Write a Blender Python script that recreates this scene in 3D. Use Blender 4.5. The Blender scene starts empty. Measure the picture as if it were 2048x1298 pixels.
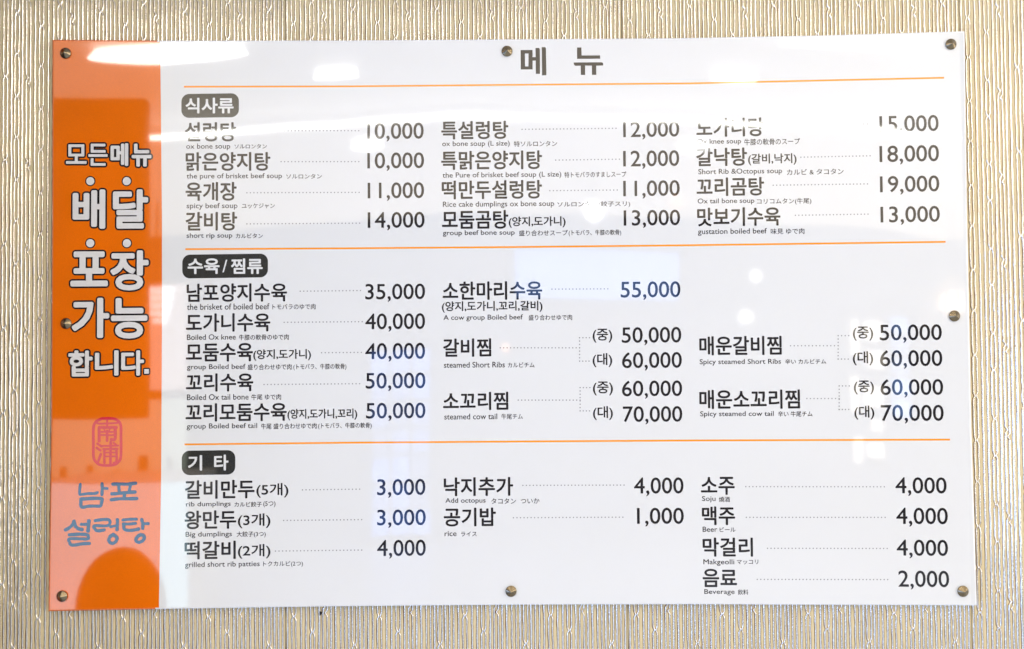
import bpy, bmesh, math, random
import numpy as np
from mathutils import Vector, Matrix

sc = bpy.context.scene
COL = sc.collection

# ------------------------------------------------------------------ camera
cam_data = bpy.data.cameras.new('camera')
cam_data.lens = 35.0
cam_data.sensor_width = 36.0
cam_data.clip_start = 0.02
cam_data.clip_end = 60.0
cam = bpy.data.objects.new('camera', cam_data)
COL.objects.link(cam)
sc.camera = cam
pitch, roll, yaw = 0.02920833, 0.00739956, 0.00502947
cam.matrix_world = (Matrix.Translation((0.01334936, -1.72898444, 1.690707)) @ Matrix.Rotation(yaw, 4, 'Z')
                    @ Matrix.Rotation(pitch, 4, 'X') @ Matrix.Rotation(roll, 4, 'Y') @ Matrix.Rotation(math.pi / 2, 4, 'X'))

# ------------------------------------------------------------------ world and exposure (a room: hardly any light from outside it)
world = bpy.data.worlds.new("World")
sc.world = world
world.use_nodes = True
world.node_tree.nodes['Background'].inputs[0].default_value = (0.8, 0.85, 1.0, 1)
world.node_tree.nodes['Background'].inputs[1].default_value = 0.03
sc.view_settings.view_transform = 'Standard'
sc.view_settings.look = 'None'
sc.view_settings.exposure = 0.32
sc.view_settings.gamma = 1.0
sc.cycles.use_denoising = True
sc.cycles.max_bounces = 6
sc.cycles.sample_clamp_indirect = 6.0

# light levels (radiance of the things that give light)
CEILING_GLOW = (1.46, 1.22, 0.86)
SIDE_WINDOW_RIGHT = (3.5, 3.45, 3.4)
SIDE_WINDOW_LEFT = (1.8, 2.9, 5.8)

# ------------------------------------------------------------------ helpers
def mesh_obj(name, verts, faces, mat, parent=None, smooth=False, kind=None):
    me = bpy.data.meshes.new(name)
    me.from_pydata([tuple(map(float, v)) for v in verts], [], faces)
    me.update()
    if smooth:
        me.polygons.foreach_set('use_smooth', [True] * len(me.polygons))
    if mat: me.materials.append(mat)
    o = bpy.data.objects.new(name, me)
    COL.objects.link(o)
    o.parent = parent
    if kind: o['kind'] = kind
    return o

def bm_obj(name, bm, mat, parent=None, smooth=False, kind=None):
    me = bpy.data.meshes.new(name)
    bm.to_mesh(me); bm.free()
    if smooth:
        me.polygons.foreach_set('use_smooth', [True] * len(me.polygons))
    me.materials.append(mat)
    o = bpy.data.objects.new(name, me)
    COL.objects.link(o)
    o.parent = parent
    if kind: o['kind'] = kind
    return o

def box(bm, x0, x1, y0, y1, z0, z1, bevel=0.0):
    r = bmesh.ops.create_cube(bm, size=1)
    for v in r['verts']:
        v.co = Vector(((x0 + x1) / 2 + v.co.x * (x1 - x0), (y0 + y1) / 2 + v.co.y * (y1 - y0), (z0 + z1) / 2 + v.co.z * (z1 - z0)))
    if bevel:
        es = list({e for v in r['verts'] for e in v.link_edges})
        bmesh.ops.bevel(bm, geom=es, offset=bevel, segments=2, affect='EDGES', profile=0.5)

def thing(name, label, cat, loc=(0, 0, 0), group=None):
    o = bpy.data.objects.new(name, None)
    COL.objects.link(o)
    o.location = loc
    o['label'] = label; o['category'] = cat
    if group: o['group'] = group
    return o

def tag(o, label, cat, group=None):
    o['label'] = label; o['category'] = cat
    if group: o['group'] = group
    return o

def structure(o):
    o['kind'] = 'structure'
    return o

def new_mat(name):
    m = bpy.data.materials.new(name); m.use_nodes = True
    return m, m.node_tree.nodes, m.node_tree.links, m.node_tree.nodes['Principled BSDF']

# ---- slight bow of the acrylic sheet, as a small tilt of the surface normal of its clear face
WARP = [(-0.8, -5.2), (-0.641, -2.2), (-0.546, -6.9), (-0.459, -13.4), (-0.371, -19.0), (-0.284, -23.7), (-0.152, -32.6), (-0.091, -35.8), (-0.021, -35.2), (0.067, -31.8), (0.198, -28.1), (0.311, -24.5), (0.416, -16.9), (0.583, -11.0), (0.67, -2.8), (0.753, 11.4), (0.777, 11.6), (0.797, 7.3)]
def warp_group():
    g = bpy.data.node_groups.new('sheet_bow', 'ShaderNodeTree')
    g.interface.new_socket(name='Normal', in_out='OUTPUT', socket_type='NodeSocketVector')
    N, L = g.nodes, g.links
    out = N.new('NodeGroupOutput')
    geo = N.new('ShaderNodeNewGeometry')
    sep = N.new('ShaderNodeSeparateXYZ'); L.new(geo.outputs['Position'], sep.inputs[0])
    mr = N.new('ShaderNodeMapRange'); mr.inputs[1].default_value = -0.8; mr.inputs[2].default_value = 0.8
    L.new(sep.outputs['X'], mr.inputs[0])
    fc = N.new('ShaderNodeFloatCurve'); L.new(mr.outputs[0], fc.inputs['Value'])
    c = fc.mapping.curves[0]
    pts = [((x + 0.8) / 1.6, 0.5 + v / 100.0) for x, v in WARP]
    c.points[0].location = pts[0]; c.points[1].location = pts[-1]
    for q in pts[1:-1]: c.points.new(*q)
    fc.mapping.update()
    a = N.new('ShaderNodeMath'); a.operation = 'SUBTRACT'; a.inputs[1].default_value = 0.5; L.new(fc.outputs[0], a.inputs[0])
    # shift in mm of the reflected strip -> tilt
    b = N.new('ShaderNodeMath'); b.operation = 'MULTIPLY'; b.inputs[1].default_value = 100 * 0.875e-3 * 0.46 / 0.875; L.new(a.outputs[0], b.inputs[0])
    # weaker lower down the sheet
    mz = N.new('ShaderNodeMapRange'); mz.inputs[1].default_value = 1.3; mz.inputs[2].default_value = 2.0
    mz.inputs[3].default_value = 0.15; mz.inputs[4].default_value = 1.0; L.new(sep.outputs['Z'], mz.inputs[0])
    cz = N.new('ShaderNodeMath'); cz.operation = 'MULTIPLY'; L.new(b.outputs[0], cz.inputs[0]); L.new(mz.outputs[0], cz.inputs[1])
    # small ripples
    nz = N.new('ShaderNodeTexNoise'); nz.inputs['Scale'].default_value = 5.0; nz.inputs['Detail'].default_value = 1.0
    mp = N.new('ShaderNodeMapping'); mp.inputs['Scale'].default_value = (1.6, 1, 1); L.new(geo.outputs['Position'], mp.inputs[0]); L.new(mp.outputs[0], nz.inputs['Vector'])
    s2 = N.new('ShaderNodeVectorMath'); s2.operation = 'SUBTRACT'; s2.inputs[1].default_value = (0.5, 0.5, 0.5); L.new(nz.outputs['Color'], s2.inputs[0])
    s3 = N.new('ShaderNodeVectorMath'); s3.operation = 'SCALE'; s3.inputs['Scale'].default_value = 0.003; L.new(s2.outputs[0], s3.inputs[0])
    cmb = N.new('ShaderNodeCombineXYZ'); L.new(cz.outputs[0], cmb.inputs['Z'])
    ad = N.new('ShaderNodeVectorMath'); L.new(cmb.outputs[0], ad.inputs[0]); L.new(s3.outputs[0], ad.inputs[1])
    ad2 = N.new('ShaderNodeVectorMath'); L.new(ad.outputs[0], ad2.inputs[0]); L.new(geo.outputs['Normal'], ad2.inputs[1])
    nn = N.new('ShaderNodeVectorMath'); nn.operation = 'NORMALIZE'; L.new(ad2.outputs[0], nn.inputs[0])
    L.new(nn.outputs[0], out.inputs[0])
    return g
BOW = warp_group()

def print_mat(name, color, grain=0.0, coat_ior=1.70):
    """ink seen through the clear glossy sheet"""
    m, N, L, B = new_mat(name)
    B.inputs['Base Color'].default_value = (*color, 1)
    B.inputs['Roughness'].default_value = 0.6
    B.inputs['Specular IOR Level'].default_value = 0.0
    B.inputs['Coat Weight'].default_value = 1.0
    B.inputs['Coat Roughness'].default_value = 0.035
    B.inputs['Coat IOR'].default_value = coat_ior
    g = N.new('ShaderNodeGroup'); g.node_tree = BOW
    L.new(g.outputs[0], B.inputs['Coat Normal'])
    if grain:
        nz = N.new('ShaderNodeTexNoise'); nz.inputs['Scale'].default_value = 900; nz.inputs['Detail'].default_value = 2
        tc = N.new('ShaderNodeTexCoord'); L.new(tc.outputs['Object'], nz.inputs['Vector'])
        nz2 = N.new('ShaderNodeTexNoise'); nz2.inputs['Scale'].default_value = 6; nz2.inputs['Detail'].default_value = 3
        L.new(tc.outputs['Object'], nz2.inputs['Vector'])
        mr = N.new('ShaderNodeMapRange'); mr.inputs[1].default_value = 0.3; mr.inputs[2].default_value = 0.7
        mr.inputs[3].default_value = 1 - grain; mr.inputs[4].default_value = 1 + grain; L.new(nz.outputs[0], mr.inputs[0])
        mr2 = N.new('ShaderNodeMapRange'); mr2.inputs[1].default_value = 0.3; mr2.inputs[2].default_value = 0.7
        mr2.inputs[3].default_value = 1 - grain * .5; mr2.inputs[4].default_value = 1 + grain * .5; L.new(nz2.outputs[0], mr2.inputs[0])
        mm = N.new('ShaderNodeMath'); mm.operation = 'MULTIPLY'; L.new(mr.outputs[0], mm.inputs[0]); L.new(mr2.outputs[0], mm.inputs[1])
        vm = N.new('ShaderNodeVectorMath'); vm.operation = 'SCALE'; vm.inputs[0].default_value = color; L.new(mm.outputs[0], vm.inputs['Scale'])
        L.new(vm.outputs[0], B.inputs['Base Color'])
    return m

M_PAPER = print_mat('white_print', (0.765, 0.775, 0.785), 0.012)
M_ORANGE = print_mat('orange_print', (0.84, 0.160, 0.001), 0.10)
M_LINE = print_mat('orange_line_print', (0.98, 0.34, 0.02), 0.04)
M_INK = print_mat('black_print', (0.018, 0.016, 0.018), 0.0)
M_BADGE = print_mat('badge_print', (0.030, 0.030, 0.026), 0.25)
M_DOT = print_mat('grey_dot_print', (0.27, 0.27, 0.29), 0.0)
M_LETTER = print_mat('pale_letter_print', (0.75, 0.74, 0.75), 0.02)
M_BLUE = print_mat('blue_brush_print', (0.002, 0.030, 0.13), 0.20)
M_SEAL = print_mat('magenta_seal_print', (0.66, 0.000, 0.045), 0.12)

def panel_mat():
    m, N, L, B = new_mat('acrylic_edge')
    geo = N.new('ShaderNodeNewGeometry')
    sep = N.new('ShaderNodeSeparateXYZ'); L.new(geo.outputs['Position'], sep.inputs[0])
    gt = N.new('ShaderNodeMath'); gt.operation = 'GREATER_THAN'; gt.inputs[1].default_value = -0.615; L.new(sep.outputs['X'], gt.inputs[0])
    mx = N.new('ShaderNodeMix'); mx.data_type = 'RGBA'
    mx.inputs['A'].default_value = (0.80, 0.20, 0.06, 1); mx.inputs['B'].default_value = (0.84, 0.85, 0.88, 1)
    L.new(gt.outputs[0], mx.inputs['Factor']); L.new(mx.outputs['Result'], B.inputs['Base Color'])
    B.inputs['Roughness'].default_value = 0.12
    B.inputs['IOR'].default_value = 1.6
    return m
M_PANEL = panel_mat()

def wallpaper_base_mat():
    m, N, L, B = new_mat('woven_wallpaper')
    tc = N.new('ShaderNodeTexCoord')
    wv = N.new('ShaderNodeTexWave'); wv.bands_direction = 'Z'; wv.inputs['Scale'].default_value = 196; wv.inputs['Distortion'].default_value = 0.6
    wv.inputs['Detail'].default_value = 1; wv.inputs['Detail Scale'].default_value = 0.6
    L.new(tc.outputs['Object'], wv.inputs['Vector'])
    wx = N.new('ShaderNodeTexWave'); wx.bands_direction = 'X'; wx.inputs['Scale'].default_value = 150; wx.inputs['Distortion'].default_value = 2
    L.new(tc.outputs['Object'], wx.inputs['Vector'])
    r = N.new('ShaderNodeMix'); r.data_type = 'RGBA'
    r.inputs['A'].default_value = (0.60, 0.44, 0.19, 1); r.inputs['B'].default_value = (0.92, 0.83, 0.58, 1)
    L.new(wv.outputs['Fac'], r.inputs['Factor'])
    n = N.new('ShaderNodeTexNoise'); n.inputs['Scale'].default_value = 34; n.inputs['Detail'].default_value = 5; L.new(tc.outputs['Object'], n.inputs['Vector'])
    st = N.new('ShaderNodeMapRange'); st.inputs[1].default_value = 0.70; st.inputs[2].default_value = 0.76; st.inputs[3].default_value = 0; st.inputs[4].default_value = 0.6
    L.new(n.outputs[0], st.inputs[0])
    r2 = N.new('ShaderNodeMix'); r2.data_type = 'RGBA'; r2.inputs['B'].default_value = (0.22, 0.11, 0.03, 1)
    L.new(st.outputs[0], r2.inputs['Factor']); L.new(r.outputs['Result'], r2.inputs['A'])
    L.new(r2.outputs['Result'], B.inputs['Base Color'])
    B.inputs['Roughness'].default_value = 0.55
    B.inputs['Specular IOR Level'].default_value = 0.4
    ad = N.new('ShaderNodeMath'); ad.operation = 'ADD'; L.new(wv.outputs['Fac'], ad.inputs[0])
    ml = N.new('ShaderNodeMath'); ml.operation = 'MULTIPLY'; ml.inputs[1].default_value = 0.4; L.new(wx.outputs['Fac'], ml.inputs[0]); L.new(ml.outputs[0], ad.inputs[1])
    bp = N.new('ShaderNodeBump'); bp.inputs['Strength'].default_value = 0.7; bp.inputs['Distance'].default_value = 0.0006
    L.new(ad.outputs[0], bp.inputs['Height']); L.new(bp.outputs[0], B.inputs['Normal'])
    return m

def ridge_mat():
    m, N, L, B = new_mat('pearl_vinyl_ridge')
    tc = N.new('ShaderNodeTexCoord')
    n = N.new('ShaderNodeTexNoise'); n.inputs['Scale'].default_value = 60; n.inputs['Detail'].default_value = 4; L.new(tc.outputs['Object'], n.inputs['Vector'])
    r = N.new('ShaderNodeMix'); r.data_type = 'RGBA'
    r.inputs['A'].default_value = (0.86, 0.80, 0.70, 1); r.inputs['B'].default_value = (0.98, 0.96, 0.91, 1)
    L.new(n.outputs[0], r.inputs['Factor']); L.new(r.outputs['Result'], B.inputs['Base Color'])
    B.inputs['Roughness'].default_value = 0.20
    B.inputs['Metallic'].default_value = 0.9
    B.inputs['Coat Weight'].default_value = 1.0
    B.inputs['Coat Roughness'].default_value = 0.10
    B.inputs['Coat IOR'].default_value = 1.6
    bp = N.new('ShaderNodeBump'); bp.inputs['Strength'].default_value = 0.5; bp.inputs['Distance'].default_value = 0.0006
    n2 = N.new('ShaderNodeTexNoise'); n2.inputs['Scale'].default_value = 260; n2.inputs['Detail'].default_value = 2; L.new(tc.outputs['Object'], n2.inputs['Vector'])
    L.new(n2.outputs[0], bp.inputs['Height']); L.new(bp.outputs[0], B.inputs['Normal'])
    return m
M_WEAVE = wallpaper_base_mat()
M_RIDGE = ridge_mat()
M_RIDGE_SHADE, _N, _L, _B = new_mat('ridge_shade_line')  # shade beside each ridge, put into the colour of narrow brown strips
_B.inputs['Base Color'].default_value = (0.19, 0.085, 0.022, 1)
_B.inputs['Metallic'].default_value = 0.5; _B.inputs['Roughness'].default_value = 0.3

def plain_mat(name, color, rough=0.6, metal=0.0, noise=0.08, scale=8):
    m, N, L, B = new_mat(name)
    tc = N.new('ShaderNodeTexCoord')
    n = N.new('ShaderNodeTexNoise'); n.inputs['Scale'].default_value = scale; n.inputs['Detail'].default_value = 4; L.new(tc.outputs['Object'], n.inputs['Vector'])
    mr = N.new('ShaderNodeMapRange'); mr.inputs[3].default_value = 1 - noise; mr.inputs[4].default_value = 1 + noise; L.new(n.outputs[0], mr.inputs[0])
    vm = N.new('ShaderNodeVectorMath'); vm.operation = 'SCALE'; vm.inputs[0].default_value = color; L.new(mr.outputs[0], vm.inputs['Scale'])
    L.new(vm.outputs[0], B.inputs['Base Color'])
    B.inputs['Roughness'].default_value = rough; B.inputs['Metallic'].default_value = metal
    return m

def glow_mat(name, color):
    m, N, L, B = new_mat(name)
    B.inputs['Base Color'].default_value = (0.3, 0.3, 0.3, 1)
    k = max(color)
    B.inputs['Emission Color'].default_value = (color[0] / k, color[1] / k, color[2] / k, 1)
    B.inputs['Emission Strength'].default_value = k
    return m

def screw_mat():
    m, N, L, B = new_mat('turned_brass')
    B.inputs['Base Color'].default_value = (0.30, 0.235, 0.145, 1)
    B.inputs['Metallic'].default_value = 1.0
    B.inputs['Roughness'].default_value = 0.13
    B.inputs['Anisotropic'].default_value = 0.6
    tc = N.new('ShaderNodeTexCoord')
    wv = N.new('ShaderNodeTexWave'); wv.wave_type = 'RINGS'; wv.rings_direction = 'Y'; wv.inputs['Scale'].default_value = 700; wv.inputs['Distortion'].default_value = 1
    L.new(tc.outputs['Object'], wv.inputs['Vector'])
    bp = N.new('ShaderNodeBump'); bp.inputs['Strength'].default_value = 0.25; bp.inputs['Distance'].default_value = 0.0002
    L.new(wv.outputs['Fac'], bp.inputs['Height']); L.new(bp.outputs[0], B.inputs['Normal'])
    return m
M_SCREW = screw_mat()
M_DARK = plain_mat('dark_brown_matte', (0.03, 0.02, 0.015), 0.8)  # near-black brown for the wall behind the seams, cords and frames

# ------------------------------------------------------------------ measured layout of the board, millimetres from the middle of its bottom edge
TEXTS=[
('N', '설렁탕', -520.4, 830.8, 89.9, 34.0, -0.0063),
('E', 'ox bone soup', -524.4, 804.3, 77.0, 12.0, -0.0058),
('J', 'ソルロンタン', -450.0, 804.7, 56.9, 8.1, -0.0048),
('P', '10,000', -196.5, 827.6, 98.7, 33.1, -0.0015),
('N', '맑은양지탕', -489.8, 778.4, 148.4, 33.0, -0.0049),
('E', 'the pure of brisket beef soup', -478.7, 751.8, 166.9, 11.7, -0.0042),
('J', 'ソルロンタン', -356.6, 751.2, 62.5, 8.4, -0.0029),
('P', '10,000', -196.4, 775.7, 99.2, 32.4, -0.0012),
('N', '육개장', -519.2, 726.1, 89.4, 33.0, -0.0042),
('E', 'spicy beef soup', -517.5, 699.8, 89.1, 12.0, -0.0036),
('J', 'ユッケジャン', -436.7, 700.0, 57.7, 9.0, -0.0029),
('P', '11,000', -196.3, 723.2, 98.5, 32.4, -0.0009),
('N', '갈비탕', -518.7, 673.7, 90.2, 32.9, -0.0031),
('E', 'short rip soup', -522.0, 647.8, 80.0, 11.1, -0.0027),
('J', 'カルビタン', -452.4, 647.7, 47.2, 8.4, -0.0022),
('P', '14,000', -196.0, 671.4, 99.3, 32.3, -0.0006),
('N', '특설렁탕', -57.9, 829.9, 117.4, 32.2, 0.0005),
('E', 'ox bone soup (L size)', -56.0, 805.2, 118.0, 11.7, 0.0005),
('J', '特ソルロンタン', 47.9, 805.1, 75.5, 10.2, 0.002),
('P', '12,000', 250.2, 826.8, 97.8, 31.8, 0.0051),
('N', '특맑은양지탕', -28.9, 776.9, 176.1, 33.0, 0.0009),
('E', 'the Pure of brisket beef soup (L size)', -11.0, 750.1, 207.3, 12.0, 0.001),
('J', '特トモバラのすましスープ', 151.9, 750.2, 107.9, 10.2, 0.0029),
('P', '12,000', 249.6, 775.5, 97.7, 32.4, 0.0044),
('N', '떡만두설렁탕', -28.8, 725.1, 175.0, 32.9, 0.0008),
('E', 'Rice cake dumplings ox bone soup', -17.3, 698.8, 194.0, 12.3, 0.0009),
('J', 'ソルロンタン(餃子スリ)', 148.7, 697.9, 126.8, 10.8, 0.0024),
('P', '11,000', 249.5, 723.2, 98.5, 32.0, 0.0037),
('N', '모둠곰탕', -58.2, 673.0, 115.6, 32.9, 0.0005),
('S', '(양지,도가니)', 49.8, 667.9, 99.2, 19.7, 0.0013),
('E', 'group beef bone soup', -52.1, 649.0, 125.1, 11.4, 0.0005),
('J', '盛り合わせスープ', 60.5, 648.7, 85.1, 10.2, 0.0013),
('J', '(トモバラ、牛膝の軟骨)', 150.2, 648.0, 91.3, 11.3, 0.0019),
('P', '13,000', 249.6, 671.7, 98.2, 31.7, 0.003),
('N', '도가니탕', 387.7, 831.0, 117.7, 33.0, 0.0072),
('E', 'Ox knee soup', 368.3, 805.4, 76.6, 11.4, 0.0065),
('J', '牛膝の軟骨のスープ', 460.6, 805.2, 97.4, 11.4, 0.0078),
('P', '15,000', 699.6, 832.8, 103.0, 33.0, 0.0121),
('N', '갈낙탕', 372.4, 779.1, 88.4, 32.1, 0.006),
('S', '(갈비,낙지)', 460.6, 774.3, 84.5, 20.4, 0.0071),
('E', 'Short Rib &Octopus soup', 404.3, 752.6, 145.8, 12.0, 0.0059),
('J', 'カルビ & タコタン', 534.9, 751.8, 98.7, 10.2, 0.0074),
('P', '18,000', 698.9, 780.1, 103.5, 33.5, 0.0104),
('N', '꼬리곰탕', 386.8, 726.9, 117.5, 32.6, 0.0052),
('E', 'Ox tail bone soup', 378.9, 701.1, 98.7, 11.4, 0.0046),
('J', 'コリコムタン(牛尾)', 480.0, 700.3, 94.5, 11.4, 0.0056),
('P', '19,000', 698.6, 727.1, 103.1, 32.9, 0.0086),
('N', '맛보기수육', 400.7, 674.3, 144.7, 32.8, 0.0043),
('E', 'gustation boiled beef', 389.3, 647.8, 119.7, 12.5, 0.0037),
('J', '味見 ゆで肉', 485.2, 648.3, 58.5, 10.1, 0.0044),
('P', '13,000', 698.5, 674.1, 103.0, 32.5, 0.0068),
('N', '남포양지수육', -474.1, 548.8, 175.3, 32.2, -0.0006),
('E', 'the brisket of boiled beef', -489.1, 524.5, 143.9, 10.7, -0.0002),
('J', 'トモバラのゆで肉', -374.5, 523.4, 75.3, 9.8, -0.0),
('P', '35,000', -198.2, 546.4, 104.2, 31.6, 0.0001),
('N', '도가니수육', -489.3, 496.8, 147.1, 32.1, 0.0003),
('E', 'Boiled Ox knee', -518.4, 471.7, 85.2, 9.5, 0.0008),
('J', '牛膝の軟骨のゆで肉', -427.0, 470.7, 86.9, 10.1, 0.0008),
('P', '40,000', -198.4, 494.6, 104.1, 32.1, 0.0004),
('N', '모둠수육', -504.4, 444.9, 116.7, 32.1, 0.0013),
('S', '(양지,도가니)', -395.2, 439.8, 100.5, 19.9, 0.0012),
('E', 'group Boiled beef', -509.9, 418.9, 102.0, 11.6, 0.0018),
('J', '盛り合わせゆで肉', -416.9, 419.0, 76.7, 10.1, 0.0015),
('J', '(トモバラ、牛膝の軟骨)', -329.5, 418.4, 92.1, 11.3, 0.0013),
('P', '40,000', -198.6, 442.9, 104.0, 32.6, 0.0007),
('N', '꼬리수육', -504.0, 392.8, 117.2, 31.7, 0.0023),
('E', 'Boiled Ox tail bone', -507.1, 367.5, 107.3, 10.1, 0.0028),
('J', '牛尾 ゆで肉', -423.0, 366.9, 52.0, 10.1, 0.0024),
('P', '50,000', -198.2, 391.6, 103.9, 32.0, 0.001),
('N', '꼬리모둠수육', -475.2, 341.0, 175.8, 31.7, 0.0031),
('S', '(양지,도가니,꼬리)', -325.5, 336.1, 121.1, 19.8, 0.0022),
('E', 'group Boiled beef tail', -499.9, 316.2, 122.6, 11.8, 0.0038),
('J', '牛尾 盛り合わせゆで肉', -383.7, 316.3, 96.7, 10.1, 0.0029),
('J', '(トモバラ、牛膝の軟骨)', -286.3, 315.9, 92.8, 11.2, 0.0021),
('P', '50,000', -198.1, 339.7, 103.2, 31.6, 0.0013),
('N', '소한마리수육', -29.1, 548.8, 173.3, 32.4, 0.0005),
('S', '(양지,도가니,꼬리,갈비)', -29.6, 520.8, 175.0, 19.9, 0.0005),
('E', 'A cow group Boiled beef', -45.4, 501.3, 138.1, 11.6, 0.0004),
('J', '盛り合わせゆで肉', 71.3, 501.3, 75.7, 9.8, 0.0005),
('P', '55,000', 245.8, 546.6, 103.9, 32.4, 0.0013),
('N', '갈비찜', -73.5, 450.0, 83.7, 32.0, 0.0004),
('E', 'steamed Short Ribs', -61.1, 420.2, 105.9, 10.1, 0.0004),
('J', 'カルビチム', 20.0, 419.3, 46.3, 8.9, 0.0002),
('S', '(중)', 161.5, 469.0, 34.1, 24.3, 0.0003),
('S', '(대)', 161.0, 426.6, 34.1, 24.3, -0.0002),
('P', '50,000', 246.6, 467.6, 103.4, 31.7, 0.0002),
('P', '60,000', 246.8, 423.9, 103.7, 32.0, -0.0004),
('N', '소꼬리찜', -59.3, 357.3, 113.2, 31.6, 0.0004),
('E', 'steamed cow tail', -68.0, 330.6, 91.8, 10.0, 0.0004),
('J', '牛尾チム', 3.6, 330.2, 37.3, 9.7, -0.0001),
('S', '(중)', 161.4, 377.5, 34.6, 24.3, -0.0007),
('S', '(대)', 161.0, 334.9, 34.6, 24.2, -0.0011),
('P', '60,000', 246.5, 374.9, 104.2, 31.6, -0.0011),
('P', '70,000', 246.9, 330.6, 102.9, 31.6, -0.0017),
('N', '매운갈비찜', 400.6, 450.0, 142.7, 33.2, -0.0003),
('E', 'Spicy steamed Short Ribs', 399.9, 421.1, 140.9, 11.5, -0.0009),
('J', '辛い カルビチム', 512.9, 421.6, 71.0, 8.9, -0.0012),
('S', '(중)', 613.0, 469.3, 35.2, 24.6, 0.0),
('S', '(대)', 612.2, 426.4, 35.2, 24.6, -0.0013),
('P', '50,000', 695.6, 468.6, 107.6, 32.0, -0.0),
('P', '60,000', 695.5, 423.9, 107.8, 32.5, -0.0016),
('N', '매운소꼬리찜', 415.1, 356.9, 174.1, 33.4, -0.0023),
('E', 'Spicy steamed cow tail', 392.8, 331.0, 127.1, 11.5, -0.0027),
('J', '辛い 牛尾チム', 493.5, 331.2, 59.6, 9.7, -0.0033),
('S', '(중)', 612.9, 376.0, 34.8, 24.2, -0.0028),
('S', '(대)', 612.9, 332.6, 34.5, 24.2, -0.0041),
('P', '60,000', 695.7, 373.9, 108.3, 31.9, -0.0032),
('P', '70,000', 695.6, 329.3, 108.5, 32.4, -0.0047),
('N', '갈비만두', -503.5, 207.8, 120.9, 32.4, 0.0058),
('S', '(5개)', -412.2, 205.5, 55.7, 25.3, 0.0047),
('E', 'rib dumplings', -523.3, 181.7, 77.6, 10.6, 0.0066),
('J', 'カルビ餃子', -454.2, 181.7, 47.7, 9.1, 0.0057),
('J', '(5つ)', -417.4, 181.6, 21.0, 10.6, 0.0052),
('P', '3,000', -189.0, 207.5, 83.7, 32.4, 0.0019),
('N', '왕만두', -519.6, 155.7, 89.7, 32.1, 0.0071),
('S', '(3개)', -443.8, 153.3, 56.5, 25.3, 0.006),
('E', 'Big dumplings', -522.4, 129.7, 80.5, 11.2, 0.0076),
('J', '大餃子(3つ)', -449.0, 129.9, 50.3, 10.9, 0.0065),
('P', '3,000', -188.9, 155.4, 84.2, 31.7, 0.0022),
('N', '떡갈비', -520.0, 103.4, 88.8, 31.4, 0.0081),
('S', '(2개)', -443.8, 100.8, 56.5, 25.0, 0.0069),
('E', 'grilled short rib patties', -498.8, 77.8, 129.2, 11.7, 0.0082),
('J', 'トクカルビ(2つ)', -393.8, 78.6, 68.9, 10.6, 0.0063),
('P', '4,000', -189.2, 102.9, 84.2, 32.3, 0.0025),
('N', '낙지추가', -55.5, 209.5, 120.0, 32.4, 0.0003),
('E', 'Add octopus', -78.0, 184.8, 69.5, 10.9, 0.0006),
('J', 'タコタン', -12.1, 184.4, 42.8, 9.7, -0.0003),
('J', 'ついか', 33.6, 184.4, 32.5, 9.1, -0.0009),
('P', '4,000', 256.1, 207.2, 85.6, 32.3, -0.0035),
('N', '공기밥', -70.7, 157.3, 90.1, 32.3, 0.0005),
('E', 'rice', -104.1, 129.0, 20.7, 8.8, 0.001),
('J', 'ライス', -72.5, 128.2, 27.2, 8.2, 0.0005),
('P', '1,000', 258.4, 155.1, 80.8, 32.3, -0.0043),
('N', '소주', 358.0, 208.1, 58.4, 30.9, -0.0048),
('E', 'Soju', 342.1, 185.1, 23.6, 11.2, -0.005),
('J', '燒酒', 369.0, 184.7, 19.2, 9.4, -0.0054),
('P', '4,000', 708.2, 204.4, 88.3, 32.3, -0.0091),
('N', '맥주', 358.5, 156.8, 57.2, 32.3, -0.0058),
('E', 'Beer', 343.5, 133.6, 25.3, 9.1, -0.006),
('J', 'ビール', 373.9, 133.0, 27.4, 8.2, -0.0064),
('P', '4,000', 709.0, 151.9, 88.8, 32.8, -0.0109),
('N', '막걸리', 373.8, 102.8, 86.8, 32.8, -0.007),
('E', 'Makgeolli', 358.1, 76.4, 53.3, 11.4, -0.0073),
('J', 'マッコリ', 407.6, 77.1, 36.8, 8.2, -0.0082),
('P', '4,000', 708.4, 97.4, 88.4, 32.2, -0.0128),
('N', '음료', 359.3, 50.1, 59.1, 31.3, -0.0078),
('E', 'Beverage', 358.5, 25.5, 52.3, 10.8, -0.0083),
('J', '飲料', 399.1, 25.7, 18.2, 9.3, -0.0091),
('P', '2,000', 709.8, 44.2, 87.4, 32.7, -0.0147),
]
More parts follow.
